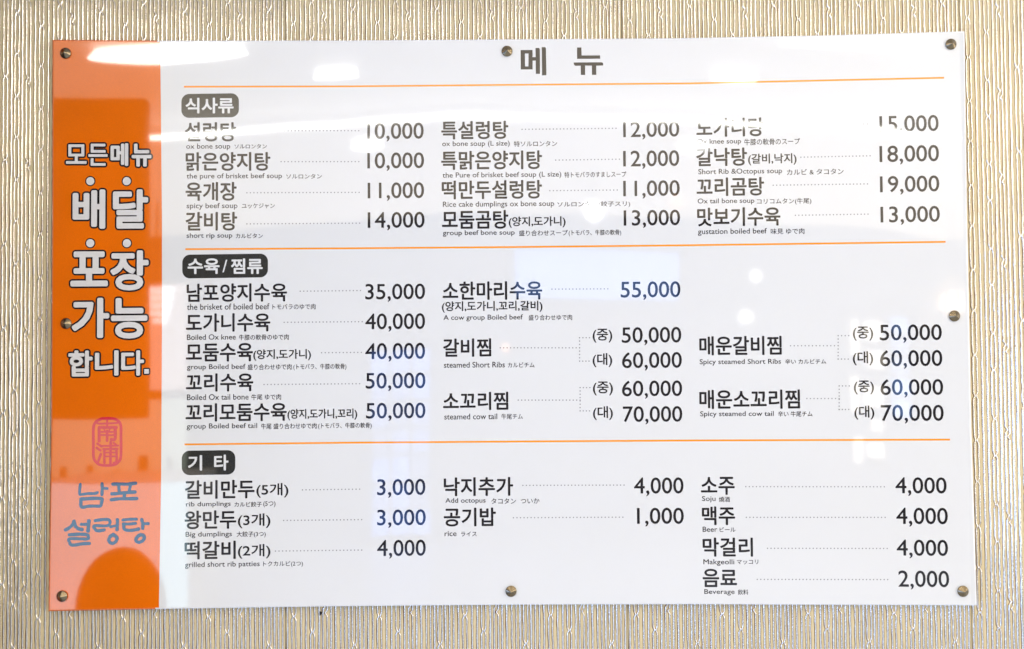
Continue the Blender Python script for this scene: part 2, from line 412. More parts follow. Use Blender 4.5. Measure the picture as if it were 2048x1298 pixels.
LEADERS=[[[-440.2,832.1,-260.8,830.6]],[[-396.8,777.3,-260.9,776.2]],[[-456.6,723.2,-260.5,722.2]],[[-456.6,668.7,-259.7,668.3]],[[24.7,830.5,188.8,830.9]],[[83.0,776.0,194.2,776.6]],[[72.4,722.5,189.8,722.7]],[[465.9,831.8,626.7,834.4]],[[510.3,777.5,630.8,778.9]],[[461.4,728.8,625.4,729.8]],[[499.2,675.9,625.4,677.0]],[[-363.6,550.3,-258.6,550.7]],[[-391.6,496.3,-255.8,496.5]],[[-326.5,443.0,-257.4,443.0]],[[-426.7,388.5,-260.6,388.8]],[[74.5,550.5,171.6,550.3]],[[-16.0,449.3,121.7,448.2],[121.8,465.7,121.5,425.1],[121.8,465.7,139.0,465.6],[121.5,425.1,137.8,425.0]],[[14.5,358.4,121.7,357.6],[121.9,379.2,121.5,339.0],[121.9,379.2,138.8,379.1],[121.5,339.0,137.8,338.9]],[[487.3,449.1,569.6,448.5],[569.9,465.9,569.2,425.4],[569.9,465.9,588.2,465.8],[569.2,425.4,586.6,425.2]],[[514.0,357.5,569.8,357.1],[570.2,378.9,569.5,338.2],[570.2,378.9,587.6,378.8],[569.5,338.2,586.0,338.1]],[[-360.1,206.0,-261.1,206.5]],[[-392.7,153.5,-257.7,154.1]],[[-407.0,101.0,-257.8,101.8]],[[21.4,211.1,196.2,210.5]],[[4.7,155.6,193.6,155.3]],[[406.3,206.4,645.0,204.6]],[[406.5,153.6,645.5,152.0]],[[442.2,100.3,648.0,98.7]],[[423.8,47.2,647.9,45.5]]]
BADGES=[
(-521.1, 877.1, 100.8, 42.2, [('B', '식사류', -522.0, 877.1, 84.5, 27.7, -0.0072)]),
(-494.6, 595.3, 149.5, 41.5, [('B', '수육', -532.2, 595.3, 55.8, 27.2, -0.0017), ('B', '/', -495.0, 595.3, 8.4, 21.8, -0.0015), ('B', '찜류', -456.7, 594.7, 55.2, 27.2, -0.0013)]),
(-523.0, 254.1, 92.9, 42.2, [('B', '기', -546.4, 253.8, 24.6, 26.6, 0.0054), ('B', '타', -500.9, 254.0, 24.9, 27.4, 0.0049)]),
]
SIDE=[('D', '모', -755.4, 793.6, 42.3, 40.3, -0.0085), ('D', '든', -717.4, 792.1, 39.7, 44.9, -0.008), ('D', '메', -679.9, 792.1, 37.1, 46.1, -0.0075), ('D', '뉴', -641.1, 790.9, 40.5, 46.3, -0.007), ('D', '배', -732.8, 696.8, 63.3, 75.0, -0.0054), ('D', '달', -660.1, 696.5, 67.8, 74.8, -0.0048), ('D', '포', -731.9, 592.1, 71.4, 67.2, -0.0024), ('D', '장', -661.5, 588.9, 72.9, 76.1, -0.002), ('D', '가', -729.2, 506.5, 71.6, 76.0, 0.0001), ('D', '능', -661.7, 505.5, 69.5, 76.8, 0.0001), ('D', '합', -746.4, 427.5, 48.3, 51.4, 0.0024), ('D', '니', -700.5, 427.9, 47.1, 49.9, 0.0022), ('D', '다', -655.4, 427.6, 45.6, 49.9, 0.0021), ('D', '.', -631.1, 412.8, 13.1, 13.1, 0.0024)]
SIDE_DOTS=[(-730.7, 745.9), (-666.9, 745.4), (-730.2, 637.1), (-666.2, 636.6)]
TITLE=[[[23.26,970.21],[44.05,970.24],[44.23,963.96],[30.78,964.08],[30.71,941.34],[36.82,941.28],[37.0,964.03],[44.23,963.96],[44.17,957.57],[49.51,957.53],[49.31,973.67],[54.75,973.73],[56.41,972.93],[56.96,971.47],[56.93,928.0],[49.6,927.95],[49.57,951.47],[44.13,951.41],[44.0,935.84],[23.34,935.91]],[[60.32,974.92],[65.55,974.98],[67.21,974.18],[67.75,972.61],[68.02,925.44],[60.47,925.28]],[[122.11,974.02],[129.77,973.96],[129.97,959.83],[162.19,959.65],[162.46,953.71],[122.03,953.74]],[[115.97,947.52],[164.51,947.42],[166.72,946.62],[167.59,944.59],[167.56,941.68],[155.45,941.57],[155.29,925.22],[147.75,925.29],[147.9,941.63],[136.02,941.74],[135.87,925.4],[128.32,925.46],[128.25,941.7],[119.14,941.67],[117.04,942.92],[116.17,945.05]]]
BRAND=[[4.1,[[-745.5,218.2],[-746.3,209.7],[-746.5,201.2],[-743.5,200.6],[-732.8,202.0],[-721.0,202.1],[-715.7,203.7]]],[4.53,[[-707.7,219.0],[-707.3,209.5],[-707.9,200.1]]],[4.1,[[-706.6,211.0],[-698.6,210.7]]],[4.75,[[-744.0,192.2],[-744.5,185.3],[-743.9,180.5],[-740.7,178.6],[-729.5,180.4],[-714.5,180.3],[-709.7,181.3],[-708.3,187.1],[-708.7,193.0],[-725.2,193.6],[-744.0,192.5]]],[4.75,[[-689.0,218.1],[-676.1,218.3],[-663.3,217.9],[-649.4,219.5]]],[4.53,[[-678.8,216.2],[-677.7,203.9]]],[4.53,[[-658.5,216.0],[-660.6,204.9]]],[4.75,[[-690.5,201.4],[-681.4,201.8],[-666.4,203.3],[-650.4,204.3]]],[5.18,[[-668.6,201.8],[-669.1,193.3]]],[4.75,[[-691.5,191.1],[-677.1,192.8],[-663.2,192.7],[-647.2,193.1]]],[4.75,[[-755.9,154.7],[-758.2,149.2],[-764.6,142.9],[-770.7,139.8]]],[4.96,[[-755.5,151.9],[-753.3,146.0],[-748.5,141.8],[-742.1,140.1]]],[4.31,[[-743.2,149.1],[-732.5,149.1]]],[5.18,[[-730.2,154.9],[-730.9,145.9],[-731.6,137.9]]],[4.53,[[-764.0,131.2],[-746.3,132.2],[-733.5,131.3],[-731.3,128.9],[-731.9,124.1],[-744.1,124.2],[-763.9,124.4],[-763.3,118.5],[-761.2,114.3],[-753.7,113.7],[-742.0,115.7],[-729.1,116.2]]],[4.31,[[-719.2,155.4],[-705.8,157.2],[-695.1,156.5],[-694.0,149.9],[-700.4,146.2],[-720.7,146.7],[-719.1,140.5],[-714.3,137.8],[-703.6,139.3]]],[3.88,[[-692.4,144.8],[-682.3,146.6]]],[4.53,[[-680.7,156.7],[-680.7,147.7],[-681.4,139.7]]],[4.75,[[-688.1,131.3],[-693.4,127.6],[-695.5,121.3],[-692.3,117.0],[-687.5,116.4],[-682.7,120.1],[-681.6,126.5],[-688.1,131.3]]],[4.1,[[-671.1,156.1],[-660.9,157.3],[-647.6,157.5]]],[4.1,[[-670.5,149.7],[-660.9,149.1],[-649.1,150.4]]],[4.53,[[-669.7,148.7],[-668.9,141.2],[-664.1,138.6],[-654.4,138.5],[-643.8,140.5]]],[4.53,[[-638.5,157.0],[-636.8,149.5],[-636.8,141.6]]],[4.1,[[-635.2,149.5],[-627.2,149.7]]],[4.75,[[-640.0,131.0],[-645.9,127.3],[-648.5,121.5],[-645.3,118.0],[-640.5,118.3],[-635.2,121.9],[-634.3,128.3],[-640.0,131.0]]]]
SEAL=[[4.34,[[-708.63,331.43],[-689.87,331.3],[-680.47,327.49],[-675.56,319.05],[-675.2,299.45],[-675.34,265.88],[-680.17,255.66],[-689.52,250.88],[-709.2,251.02],[-717.66,255.92],[-722.67,265.27],[-722.98,290.45],[-723.1,315.65],[-718.93,325.9],[-708.63,331.43]]],[3.21,[[-717.05,325.42],[-715.16,323.07],[-705.78,322.82],[-682.33,323.77],[-680.47,326.09]]],[3.21,[[-699.25,330.9],[-699.38,317.35]]],[4.72,[[-713.14,292.72],[-713.25,316.05]]],[4.72,[[-713.25,316.33],[-683.24,316.12]]],[4.72,[[-685.3,316.14],[-685.22,297.66],[-687.84,294.87],[-692.06,295.37]]],[2.45,[[-705.27,314.59],[-703.38,310.38]]],[2.45,[[-693.55,314.98],[-695.87,310.33]]],[2.83,[[-709.47,308.56],[-688.83,308.41]]],[2.83,[[-710.38,302.96],[-688.81,302.81]]],[4.34,[[-699.34,309.89],[-699.27,293.27]]],[3.77,[[-715.93,288.07],[-708.88,283.36]]],[3.77,[[-717.31,281.09],[-710.72,276.38]]],[3.96,[[-710.22,269.85],[-712.54,263.34],[-715.77,254.51]]],[3.02,[[-707.01,284.28],[-679.83,284.74]]],[3.96,[[-692.98,290.71],[-693.27,252.03]]],[2.83,[[-688.28,289.75],[-684.05,286.92]]],[3.77,[[-703.78,255.08],[-703.89,278.66]]],[3.4,[[-705.58,278.67],[-681.21,278.97]]],[3.77,[[-683.08,278.99],[-682.54,262.2],[-683.45,256.15],[-687.66,254.32]]],[2.45,[[-702.74,272.59],[-683.99,272.65]]],[2.45,[[-702.71,266.07],[-683.96,266.13]]]]
DIVIDERS=[[[-567.14,910.78],[-275.95,908.83],[-0.12,909.04],[318.94,908.87],[762.15,914.81]],[[-564.06,625.26],[-276.7,624.55],[-6.54,624.41],[315.37,625.17],[759.0,627.55]],[[-564.88,285.82],[-277.59,286.85],[8.35,286.86],[311.1,286.57],[759.88,284.92]]]
TOP=[[-799.57,996.44],[-609.53,993.38],[-293.28,990.7],[-3.91,990.11],[291.97,989.28],[555.96,992.09],[800.44,997.1]]
RIGHT=[[800.44,997.1],[798.02,669.7],[797.73,302.06],[800.87,-0.16]]
BOTTOM=[[800.87,-0.16],[307.55,4.98],[6.25,5.95],[-295.6,5.22],[-608.35,2.33],[-800.41,-0.28]]
LEFT=[[-800.41,-0.28],[-797.57,312.36],[-797.83,682.66],[-799.57,996.44]]
BAND_EDGE=[[-609.09,993.82],[-605.11,681.09],[-604.57,493.29],[-605.14,237.54],[-608.35,2.84]]
SCREWS=[[-774.78,971.41],[-0.57,967.99],[774.66,973.35],[-771.21,497.16],[771.12,498.52],[-775.46,26.14],[-0.47,29.94],[776.09,25.17]]
HOLES=[[-0.3327, 1.2417, 0.0026], [-0.0372, 2.2434, 0.0016], [-0.0302, 2.2441, 0.0022], [-0.0249, 2.2437, 0.0014], [-0.0205, 2.2441, 0.0019]]


# ------------------------------------------------------------------ room behind the photographer (it shows as reflections in the glossy sheet)
WALL_Y = 0.016
CZ = 2.75
M_PLASTER = plain_mat('dull_wall_paint', (0.16, 0.165, 0.19), 0.7)
M_FLOOR = plain_mat('grey_floor_tile', (0.38, 0.45, 0.58), 0.30)
bm = bmesh.new(); box(bm, -4.2, 4.2, -7.1, WALL_Y + 0.15, -0.1, 0)
structure(bm_obj('floor', bm, M_FLOOR))
bm = bmesh.new(); box(bm, -4.2, 4.2, -7.1, WALL_Y + 0.15, CZ, CZ + 0.1)
structure(bm_obj('ceiling', bm, plain_mat('ceiling_paint', (0.8, 0.78, 0.74), 0.7)))
bm = bmesh.new(); box(bm, -4.2, 4.2, -7.1, -7.0, 0, CZ)
structure(bm_obj('back_wall', bm, M_PLASTER))
M_SIDE = plain_mat('dark_wood_panelling', (0.07, 0.045, 0.025), 0.6)
for nm, xa, xb in (('left_wall', -4.3, -4.2), ('right_wall', 4.2, 4.3)):
    bm = bmesh.new(); box(bm, xa, xb, -7.1, WALL_Y + 0.15, -0.1, CZ + 0.1)
    structure(bm_obj(nm, bm, M_SIDE))

# dark post added out of view left of the board, to shade the wall
bm = bmesh.new(); box(bm, -1.16, -1.02, -0.42, WALL_Y - 0.004, 0, CZ - 0.002, 0.004)
tag(bm_obj('shade_post', bm, plain_mat('shade_post_dark', (0.045, 0.022, 0.010), 0.45)), 'added dark post out of view left of the menu board, shading the wall', 'post')

# the papered wall: substrate > wallpaper_strip > raised ridges
wall = mesh_obj('wall', [(-4.2, WALL_Y + 0.001, 0), (4.2, WALL_Y + 0.001, 0), (4.2, WALL_Y + 0.001, CZ), (-4.2, WALL_Y + 0.001, CZ),
                         (-4.2, WALL_Y + 0.15, 0), (4.2, WALL_Y + 0.15, 0), (4.2, WALL_Y + 0.15, CZ), (-4.2, WALL_Y + 0.15, CZ)],
                [(0, 1, 2, 3), (5, 4, 7, 6), (1, 5, 6, 2), (4, 0, 3, 7), (3, 2, 6, 7), (4, 5, 1, 0)], M_DARK)
structure(wall)

TILE = 0.1489
STRIP_W = TILE * 4
def tile_tracks():
    rnd = random.Random(11)
    tr = []
    def wob(a):
        ph = [(rnd.uniform(.25, 1.0) / k ** 0.75, rnd.uniform(0, 6.28), k) for k in range(1, 10)]
        return lambda t: a * sum(c * np.sin(2 * np.pi * k * t + p) for c, p, k in ph)
    x = 0.0030
    # (kind, spacing to the next, pinch heights)
    plan = [('s',), ('p', (.30, .82)), ('s',), ('s',), ('p', (.12, .55)), ('s',), ('d', (.34, .42)), ('s',), ('s',), ('p', (.70,)), ('s',), ('p', (.46, .97)), ('s',), ('d', (.60, .68))]
    fac = [(rnd.uniform(.62, 1.35) if q[0] == 's' else 1.9 * rnd.uniform(.8, 1.15)) for q in plan]
    unit = TILE / sum(fac)
    for q, fq in zip(plan, fac):
        wdt = unit * fq
        w0 = wob(0.00026)
        cx = x + wdt / 2 - 0.0030
        if q[0] == 's':
            wd = wob(0.00014)
            tr.append((lambda t, cx=cx, w0=w0: cx + w0(t), lambda t, wd=wd, fq=fq: 0.00150 * (0.8 + 0.45 * (fq % 0.37) / 0.37) + wd(t)))
        else:
            half = unit * 0.46
            def sep(t, f=q[1], half=half):
                s = np.ones_like(t)
                for y in f:
                    d = np.abs(((t - y + .5) % 1) - .5)
                    s = np.minimum(s, 1 - 0.68 * np.exp(-(d / 0.022) ** 2))
                return half * s
            wa, wb, wd, we = wob(0.00028), wob(0.00028), wob(0.00015), wob(0.00015)
            if q[0] == 'p':
                tr.append((lambda t, cx=cx, w0=w0, wa=wa, sep=sep: cx + w0(t) + wa(t) * .6 - sep(t), lambda t, wd=wd: 0.00135 + wd(t)))
                tr.append((lambda t, cx=cx, w0=w0, wb=wb, sep=sep: cx + w0(t) + wb(t) * .6 + sep(t), lambda t, we=we: 0.00135 + we(t)))
            else:
                # slanted link: the left ridge runs over to the right one between the two heights
                f0, f1 = q[1]
                def bump(t, a, b=0.018):
                    d = ((t - a + .5) % 1) - .5
                    return np.exp(-(d / b) ** 2)
                tr.append((lambda t, cx=cx, w0=w0, f1=f1, half=half, bump=bump: cx + w0(t) - half + half * 1.1 * bump(t, f1), lambda t, wd=wd: 0.00145 + wd(t)))
                tr.append((lambda t, cx=cx, w0=w0, f0=f0, half=half, bump=bump: cx + w0(t) + half - half * 1.1 * bump(t, f0), lambda t, wd=wd: 0.00145 + wd(t)))
        x += wdt
    return tr

def ridge_mesh():
    tr = tile_tracks()
    n_tile = 52
    nz = int(CZ / TILE * n_tile)
    z = np.arange(nz + 1) * (CZ / nz)
    rng = np.random.default_rng(3)
    V, Fs = [], []
    base = 0
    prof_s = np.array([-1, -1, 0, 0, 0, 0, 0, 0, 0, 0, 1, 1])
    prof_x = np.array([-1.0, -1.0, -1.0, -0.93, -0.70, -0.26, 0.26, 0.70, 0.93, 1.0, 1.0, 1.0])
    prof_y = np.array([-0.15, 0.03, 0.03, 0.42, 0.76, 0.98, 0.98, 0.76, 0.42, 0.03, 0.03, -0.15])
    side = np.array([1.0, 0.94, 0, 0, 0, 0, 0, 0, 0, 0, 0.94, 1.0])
    np_ = len(prof_x)
    for c in range(4):
        for fx, fw in tr:
            t = (z / TILE) % 1.0
            jit = np.convolve(rng.normal(0, 1, nz + 9), np.ones(9) / 9, 'valid') * 0.00022
            cx = fx(t) + c * TILE + jit
            w = np.clip(fw(t), 0.0009, 0.0024)
            h = 0.0016 + 0.00025 * np.sin(z * 71 + c) + jit * 0.5
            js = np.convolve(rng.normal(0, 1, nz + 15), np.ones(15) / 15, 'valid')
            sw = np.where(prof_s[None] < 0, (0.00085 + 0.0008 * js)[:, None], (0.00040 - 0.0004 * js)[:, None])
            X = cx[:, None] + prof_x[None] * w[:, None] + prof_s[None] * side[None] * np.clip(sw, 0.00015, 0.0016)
            X = np.clip(X, 0.0006, STRIP_W - 0.0006)
            Y = -prof_y[None] * h[:, None] - 0.00012
            Z = np.repeat(z[:, None], np_, 1)
            V.append(np.stack([X, Y, Z], -1).reshape(-1, 3))
            i = np.arange(nz)[:, None] * np_ + np.arange(np_ - 1)[None] + base
            Fs.append(np.stack([i, i + 1, i + 1 + np_, i + np_], -1).reshape(-1, 4))
            base += (nz + 1) * np_
    V = np.concatenate(V).astype(np.float32); Fq = np.concatenate(Fs).astype(np.int32)
    me = bpy.data.meshes.new('ridges')
    me.vertices.add(len(V)); me.vertices.foreach_set('co', V.ravel())
    me.loops.add(Fq.size); me.loops.foreach_set('vertex_index', Fq.ravel())
    me.polygons.add(len(Fq)); me.polygons.foreach_set('loop_start', np.arange(len(Fq), dtype=np.int32) * 4)
    me.polygons.foreach_set('loop_total', np.full(len(Fq), 4, np.int32))
    me.polygons.foreach_set('use_smooth', np.ones(len(Fq), bool))
    mi = np.zeros((len(Fq) // (np_ - 1), np_ - 1), np.int32); mi[:, :2] = 1; mi[:, -2:] = 1  # outer strips on both flanks carry the painted shade
    me.materials.append(M_RIDGE); me.materials.append(M_RIDGE_SHADE)
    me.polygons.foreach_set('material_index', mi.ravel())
    me.update(calc_edges=True)
    return me

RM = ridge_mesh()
strip_me = None
SEAM0 = -0.3935
for k in range(-5, 7):
    x0 = SEAM0 + k * STRIP_W
    if x0 < -4.2 or x0 + STRIP_W > 4.2: continue
    if strip_me is None:
        g = 0.0006
        s = mesh_obj('wallpaper_strip', [(g, 0, 0), (STRIP_W - g, 0, 0), (STRIP_W - g, 0, CZ), (g, 0, CZ), (g, 0.0009, 0), (STRIP_W - g, 0.0009, 0), (STRIP_W - g, 0.0009, CZ), (g, 0.0009, CZ)],
                     [(0, 1, 2, 3), (1, 5, 6, 2), (4, 0, 3, 7), (3, 2, 6, 7), (4, 5, 1, 0)], M_WEAVE, wall)
        strip_me = s.data
    else:
        s = bpy.data.objects.new('wallpaper_strip', strip_me); COL.objects.link(s); s.parent = wall
    s.location = (x0, WALL_Y, 0)
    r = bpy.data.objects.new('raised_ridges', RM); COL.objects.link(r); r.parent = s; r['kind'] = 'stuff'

# nail hole and dirt specks in the paper
def disc(name, x, z, r, mat, parent, y, n=10):
    vs = [(x + r * (1 + .25 * math.sin(3 * a)) * math.cos(a), y, z + r * 1.4 * math.sin(a)) for a in [i * 2 * math.pi / n for i in range(n)]]
    return mesh_obj(name, vs, [tuple(range(n))], mat, parent)
M_HOLE = plain_mat('nail_hole_dark', (0.012, 0.010, 0.010), 0.9)
for x, z, r in HOLES:
    disc('nail_hole', x, z, r, M_HOLE, wall, WALL_Y - 0.0016)

# ------------------------------------------------------------------ the menu board
BOARD_Z = 1.75 - 0.99668111 / 2
board = thing('menu_board', 'large white glossy restaurant menu board with orange left band, screwed to the ribbed wallpaper', 'menu board', (0, 0, BOARD_Z))
mm = 0.001
outline = [p for p in TOP[:-1]] + [p for p in RIGHT[:-1]] + [p for p in BOTTOM[:-1]] + [p for p in LEFT[:-1]]
def inset(poly, d):
    n = len(poly); out = []
    for i in range(n):
        p0, p1, p2 = Vector(poly[i - 1]), Vector(poly[i]), Vector(poly[(i + 1) % n])
        a = (p1 - p0).normalized(); b = (p2 - p1).normalized()
        na = Vector((a.y, -a.x)); nb = Vector((b.y, -b.x))      # clockwise outline: inward normals
        m_ = (na + nb).normalized(); k = d / max(0.3, m_.dot(na))
        out.append((p1.x + m_.x * k, p1.y + m_.y * k))
    return out
inner = inset(outline, 2.6)
mid = inset(outline, 0.7)
n = len(outline)
V = [(x * mm, 0.0, z * mm) for x, z in inner] + [(x * mm, 0.0007, z * mm) for x, z in mid] + [(x * mm, 0.0016, z * mm) for x, z in outline] + [(x * mm, 0.0062, z * mm) for x, z in outline]
Fc = []
for k in range(3):
    for i in range(n):
        j = (i + 1) % n
        Fc.append((k * n + i, k * n + j, (k + 1) * n + j, (k + 1) * n + i))
Fc.append(tuple(range(3 * n, 4 * n))); Fc.append(tuple(reversed(range(n))))
panel = mesh_obj('acrylic_panel', V, Fc, M_PANEL, board)
bmx = bmesh.new(); bmx.from_mesh(panel.data); bmesh.ops.recalc_face_normals(bmx, faces=bmx.faces); bmx.to_mesh(panel.data); bmx.free()

LAY = -0.0002          # printed sheet lies just proud of the panel face
face = inset(outline, 2.9)
def xb(z):             # x of the band's right edge at height z
    pts = sorted([(p[1], p[0]) for p in BAND_EDGE])
    return float(np.interp(z, [p[0] for p in pts], [p[1] for p in pts]))
nT, nR, nB, nL = len(TOP) - 1, len(RIGHT) - 1, len(BOTTOM) - 1, len(LEFT) - 1
def lerp_edge(seg, x):
    xs = sorted([(p[0], p[1]) for p in seg]); return float(np.interp(x, [p[0] for p in xs], [p[1] for p in xs]))
f_top = face[:nT + 1]; f_bot = face[nT + nR:nT + nR + nB + 1]
xt, xbm = BAND_EDGE[0][0], BAND_EDGE[-1][0]
pt_top = (xt, lerp_edge(f_top, xt)); pt_bot = (xbm, lerp_edge(f_bot, xbm))
edge_mid = [tuple(p) for p in BAND_EDGE[1:-1]]
left_poly = [p for p in f_top if p[0] < xt] + [pt_top] + edge_mid + [pt_bot] + [p for p in f_bot if p[0] < xbm] + face[nT + nR + nB + 1:]
right_poly = [pt_top] + [p for p in f_top if p[0] > xt] + face[nT + 1:nT + nR] + [p for p in f_bot if p[0] > xbm] + [pt_bot] + edge_mid[::-1]
def flat(name, poly, mat, parent, y, kind=None):
    bm = bmesh.new()
    vs = [bm.verts.new((x * mm, y, z * mm)) for x, z in poly]
    f = bm.faces.new(vs)
    f.normal_update()
    if f.normal.y > 0: f.normal_flip()
    bmesh.ops.triangulate(bm, faces=[f])
    return bm_obj(name, bm, mat, parent, kind=kind)
flat('white_sheet', right_poly, M_PAPER, board, LAY)
band = flat('orange_band', left_poly, M_ORANGE, board, LAY)

# ---- flat print helpers
def strip_poly(pts, w):
    up, dn = [], []
    for i, p in enumerate(pts):
        a = Vector(pts[max(i - 1, 0)]); b = Vector(pts[min(i + 1, len(pts) - 1)])
        d = (b - a).normalized(); nn = Vector((-d.y, d.x)) * w / 2
        up.append((p[0] + nn.x, p[1] + nn.y)); dn.append((p[0] - nn.x, p[1] - nn.y))
    return up + dn[::-1]
for pts in DIVIDERS:
    flat('divider_line', strip_poly(pts, 3.1), M_LINE, board, LAY - 0.0001)

# title, one object for each syllable
for polys in (TITLE[:2], TITLE[2:]):
    bm = bmesh.new()
    for poly in polys:
        vs = [bm.verts.new((x * mm, LAY - 0.0001, z * mm)) for x, z in poly]
        f = bm.faces.new(vs); f.normal_update()
        if f.normal.y > 0: f.normal_flip()
    bmesh.ops.triangulate(bm, faces=bm.faces[:])
    bm_obj('title_lettering', bm, M_INK, board)

# ---- lettering from the built-in font, turned into flat meshes
def glyph_meshes(strings):
    objs = {}
    for s in strings:
        c = bpy.data.curves.new('lettering', 'FONT'); c.body = s; c.size = 1.0; c.resolution_u = 4
        o = bpy.data.objects.new('lettering', c); COL.objects.link(o); objs[s] = o
    dg = bpy.context.evaluated_depsgraph_get(); dg.update()
    res = {}
    for s, o in objs.items():
        me = o.evaluated_get(dg).to_mesh()
        v = np.empty(len(me.vertices) * 3, np.float32); me.vertices.foreach_get('co', v)
        v = v.reshape(-1, 3)[:, :2]
        f = [tuple(p.vertices) for p in me.polygons]
        res[s] = (v, f)
        o.evaluated_get(dg).to_mesh_clear()
    for o in objs.values():
        c = o.data; bpy.data.objects.remove(o); bpy.data.curves.remove(c)
    return res
ALL = set(t[1] for t in TEXTS) | set(t[1] for b in BADGES for t in b[4]) | set(t[1] for t in SIDE)
GLY = glyph_meshes(sorted(ALL))

def lettering(name, rec, r, mat, parent, y, copies=8, grow=0.0, dy=0.000004):
    """rec: (kind, text, xc, zc, w, h, angle) in mm; r = how much heavier than the plain face, mm"""
    _, s, xc, zc, w, h, ang = rec
    v, f = GLY[s]
    lo, hi = v.min(0), v.max(0)
    rr = r - grow
    ux = (v[:, 0] - lo[0]) / (hi[0] - lo[0]) - .5
    uz = (v[:, 1] - lo[1]) / (hi[1] - lo[1]) - .5
    X = ux * (w - 2 * rr) ; Zz = uz * (h - 2 * rr) 
    ca, sa = math.cos(ang), math.sin(ang)
    shifts = [(0, 0)] + [(r * math.cos(a), r * math.sin(a)) for a in [k * 2 * math.pi / copies for k in range(copies)]] if r > 0 else [(0, 0)]
    VV, FF = [], []
    nv = len(v)
    for k, (dx, dz) in enumerate(shifts):
        x2 = X + dx; z2 = Zz + dz
        px = xc + x2 * ca - z2 * 0.0; pz = zc + z2 + x2 * sa
        VV.append(np.stack([px * mm, np.full(nv, y - k * dy), pz * mm], -1))
        FF += [tuple(i + k * nv for i in ff) for ff in f]
    VV = np.concatenate(VV)
    o = mesh_obj(name, VV.tolist(), FF, mat, parent)
    # all faces look out of the wall
    if len(o.data.polygons) and o.data.polygons[0].normal.y > 0:
        o.data.flip_normals()
    return o

NAMES = {'N': ('dish_name', 0.72, 8), 'S': ('bracket_note', 0.42, 6), 'P': ('price', 0.36, 6), 'E': ('english_caption', 0.13, 4), 'J': ('japanese_caption', 0.12, 4)}
for rec in TEXTS:
    nm, r, c = NAMES[rec[0]]
    lettering(nm, rec, r, M_INK, board, LAY - 0.0001, c)

# dotted leaders
def dots(segs):
    bm = bmesh.new()
    for x0, z0, x1, z1 in segs:
        d = math.hypot(x1 - x0, z1 - z0); k = max(1, round(d / 6.1))
        for i in range(k + 1):
            x = x0 + (x1 - x0) * i / k; z = z0 + (z1 - z0) * i / k
            vs = [bm.verts.new(((x + 1.2 * math.cos(a)) * mm, LAY - 0.0001, (z + 1.2 * math.sin(a)) * mm)) for a in [q * math.pi / 4 for q in range(8)]]
            f = bm.faces.new(vs); f.normal_update()
            if f.normal.y > 0: f.normal_flip()
    return bm
for segs in LEADERS:
    bm_obj('dotted_leader', dots(segs), M_DOT, board)

# heading badges
def rounded(xc, zc, w, h, r, n=7, skew=0.0):
    pts = []
    for cx, cz, a0 in ((1, 1, 0), (-1, 1, 90), (-1, -1, 180), (1, -1, 270)):
        for i in range(n + 1):
            a = math.radians(a0 + 90 * i / n)
            x = cx * (w / 2 - r) + r * math.cos(a); z = cz * (h / 2 - r) + r * math.sin(a)
            pts.append((xc + x, zc + z + skew * x))
    return pts
for xc, zc, w, h, ls in BADGES:
    b = flat('heading_badge', rounded(xc, zc, w, h, 13.5, skew=0.006), M_BADGE, board, LAY - 0.0001)
    for rec in ls:
        lettering('heading_lettering', rec, 0.75 if rec[1] != '/' else 0.2, M_PAPER, b, LAY - 0.0002)

# notice on the orange band: pale letters with a heavy black outline
for rec in SIDE:
    big = rec[5] > 45
    r_out = 5.3 if rec[5] > 60 else (4.5 if rec[5] > 45 else 3.9)
    r_in = r_out - 3.0
    if rec[1] == '.':
        x, z, w, h = rec[2], rec[3], rec[4], rec[5]
        o1 = flat('notice_outline', rounded(x, z, w, h, 3, 4), M_INK, band, LAY - 0.0001)
        flat('notice_stop', rounded(x, z, w - 5, h - 5, 0.6, 2), M_LETTER, band, LAY - 0.0003)
        continue
    lettering('notice_outline', rec, r_out, M_INK, band, LAY - 0.0001, 16)
    # the same letter, lighter and inset by the outline's width
    k, s, xc, zc, w, h, ang = rec
    d = 2 * (r_out - r_in)
    lettering('notice_lettering', (k, s, xc, zc, w - d, h - d, ang), r_in, M_LETTER, band, LAY - 0.0003, 12)
for x, z in SIDE_DOTS:
    flat('notice_outline', rounded(x, z, 18.2, 18.2, 9.0, 6), M_INK, band, LAY - 0.0001)
    flat('notice_dot', rounded(x, z, 14.2, 14.2, 7.0, 6), M_LETTER, band, LAY - 0.0003)

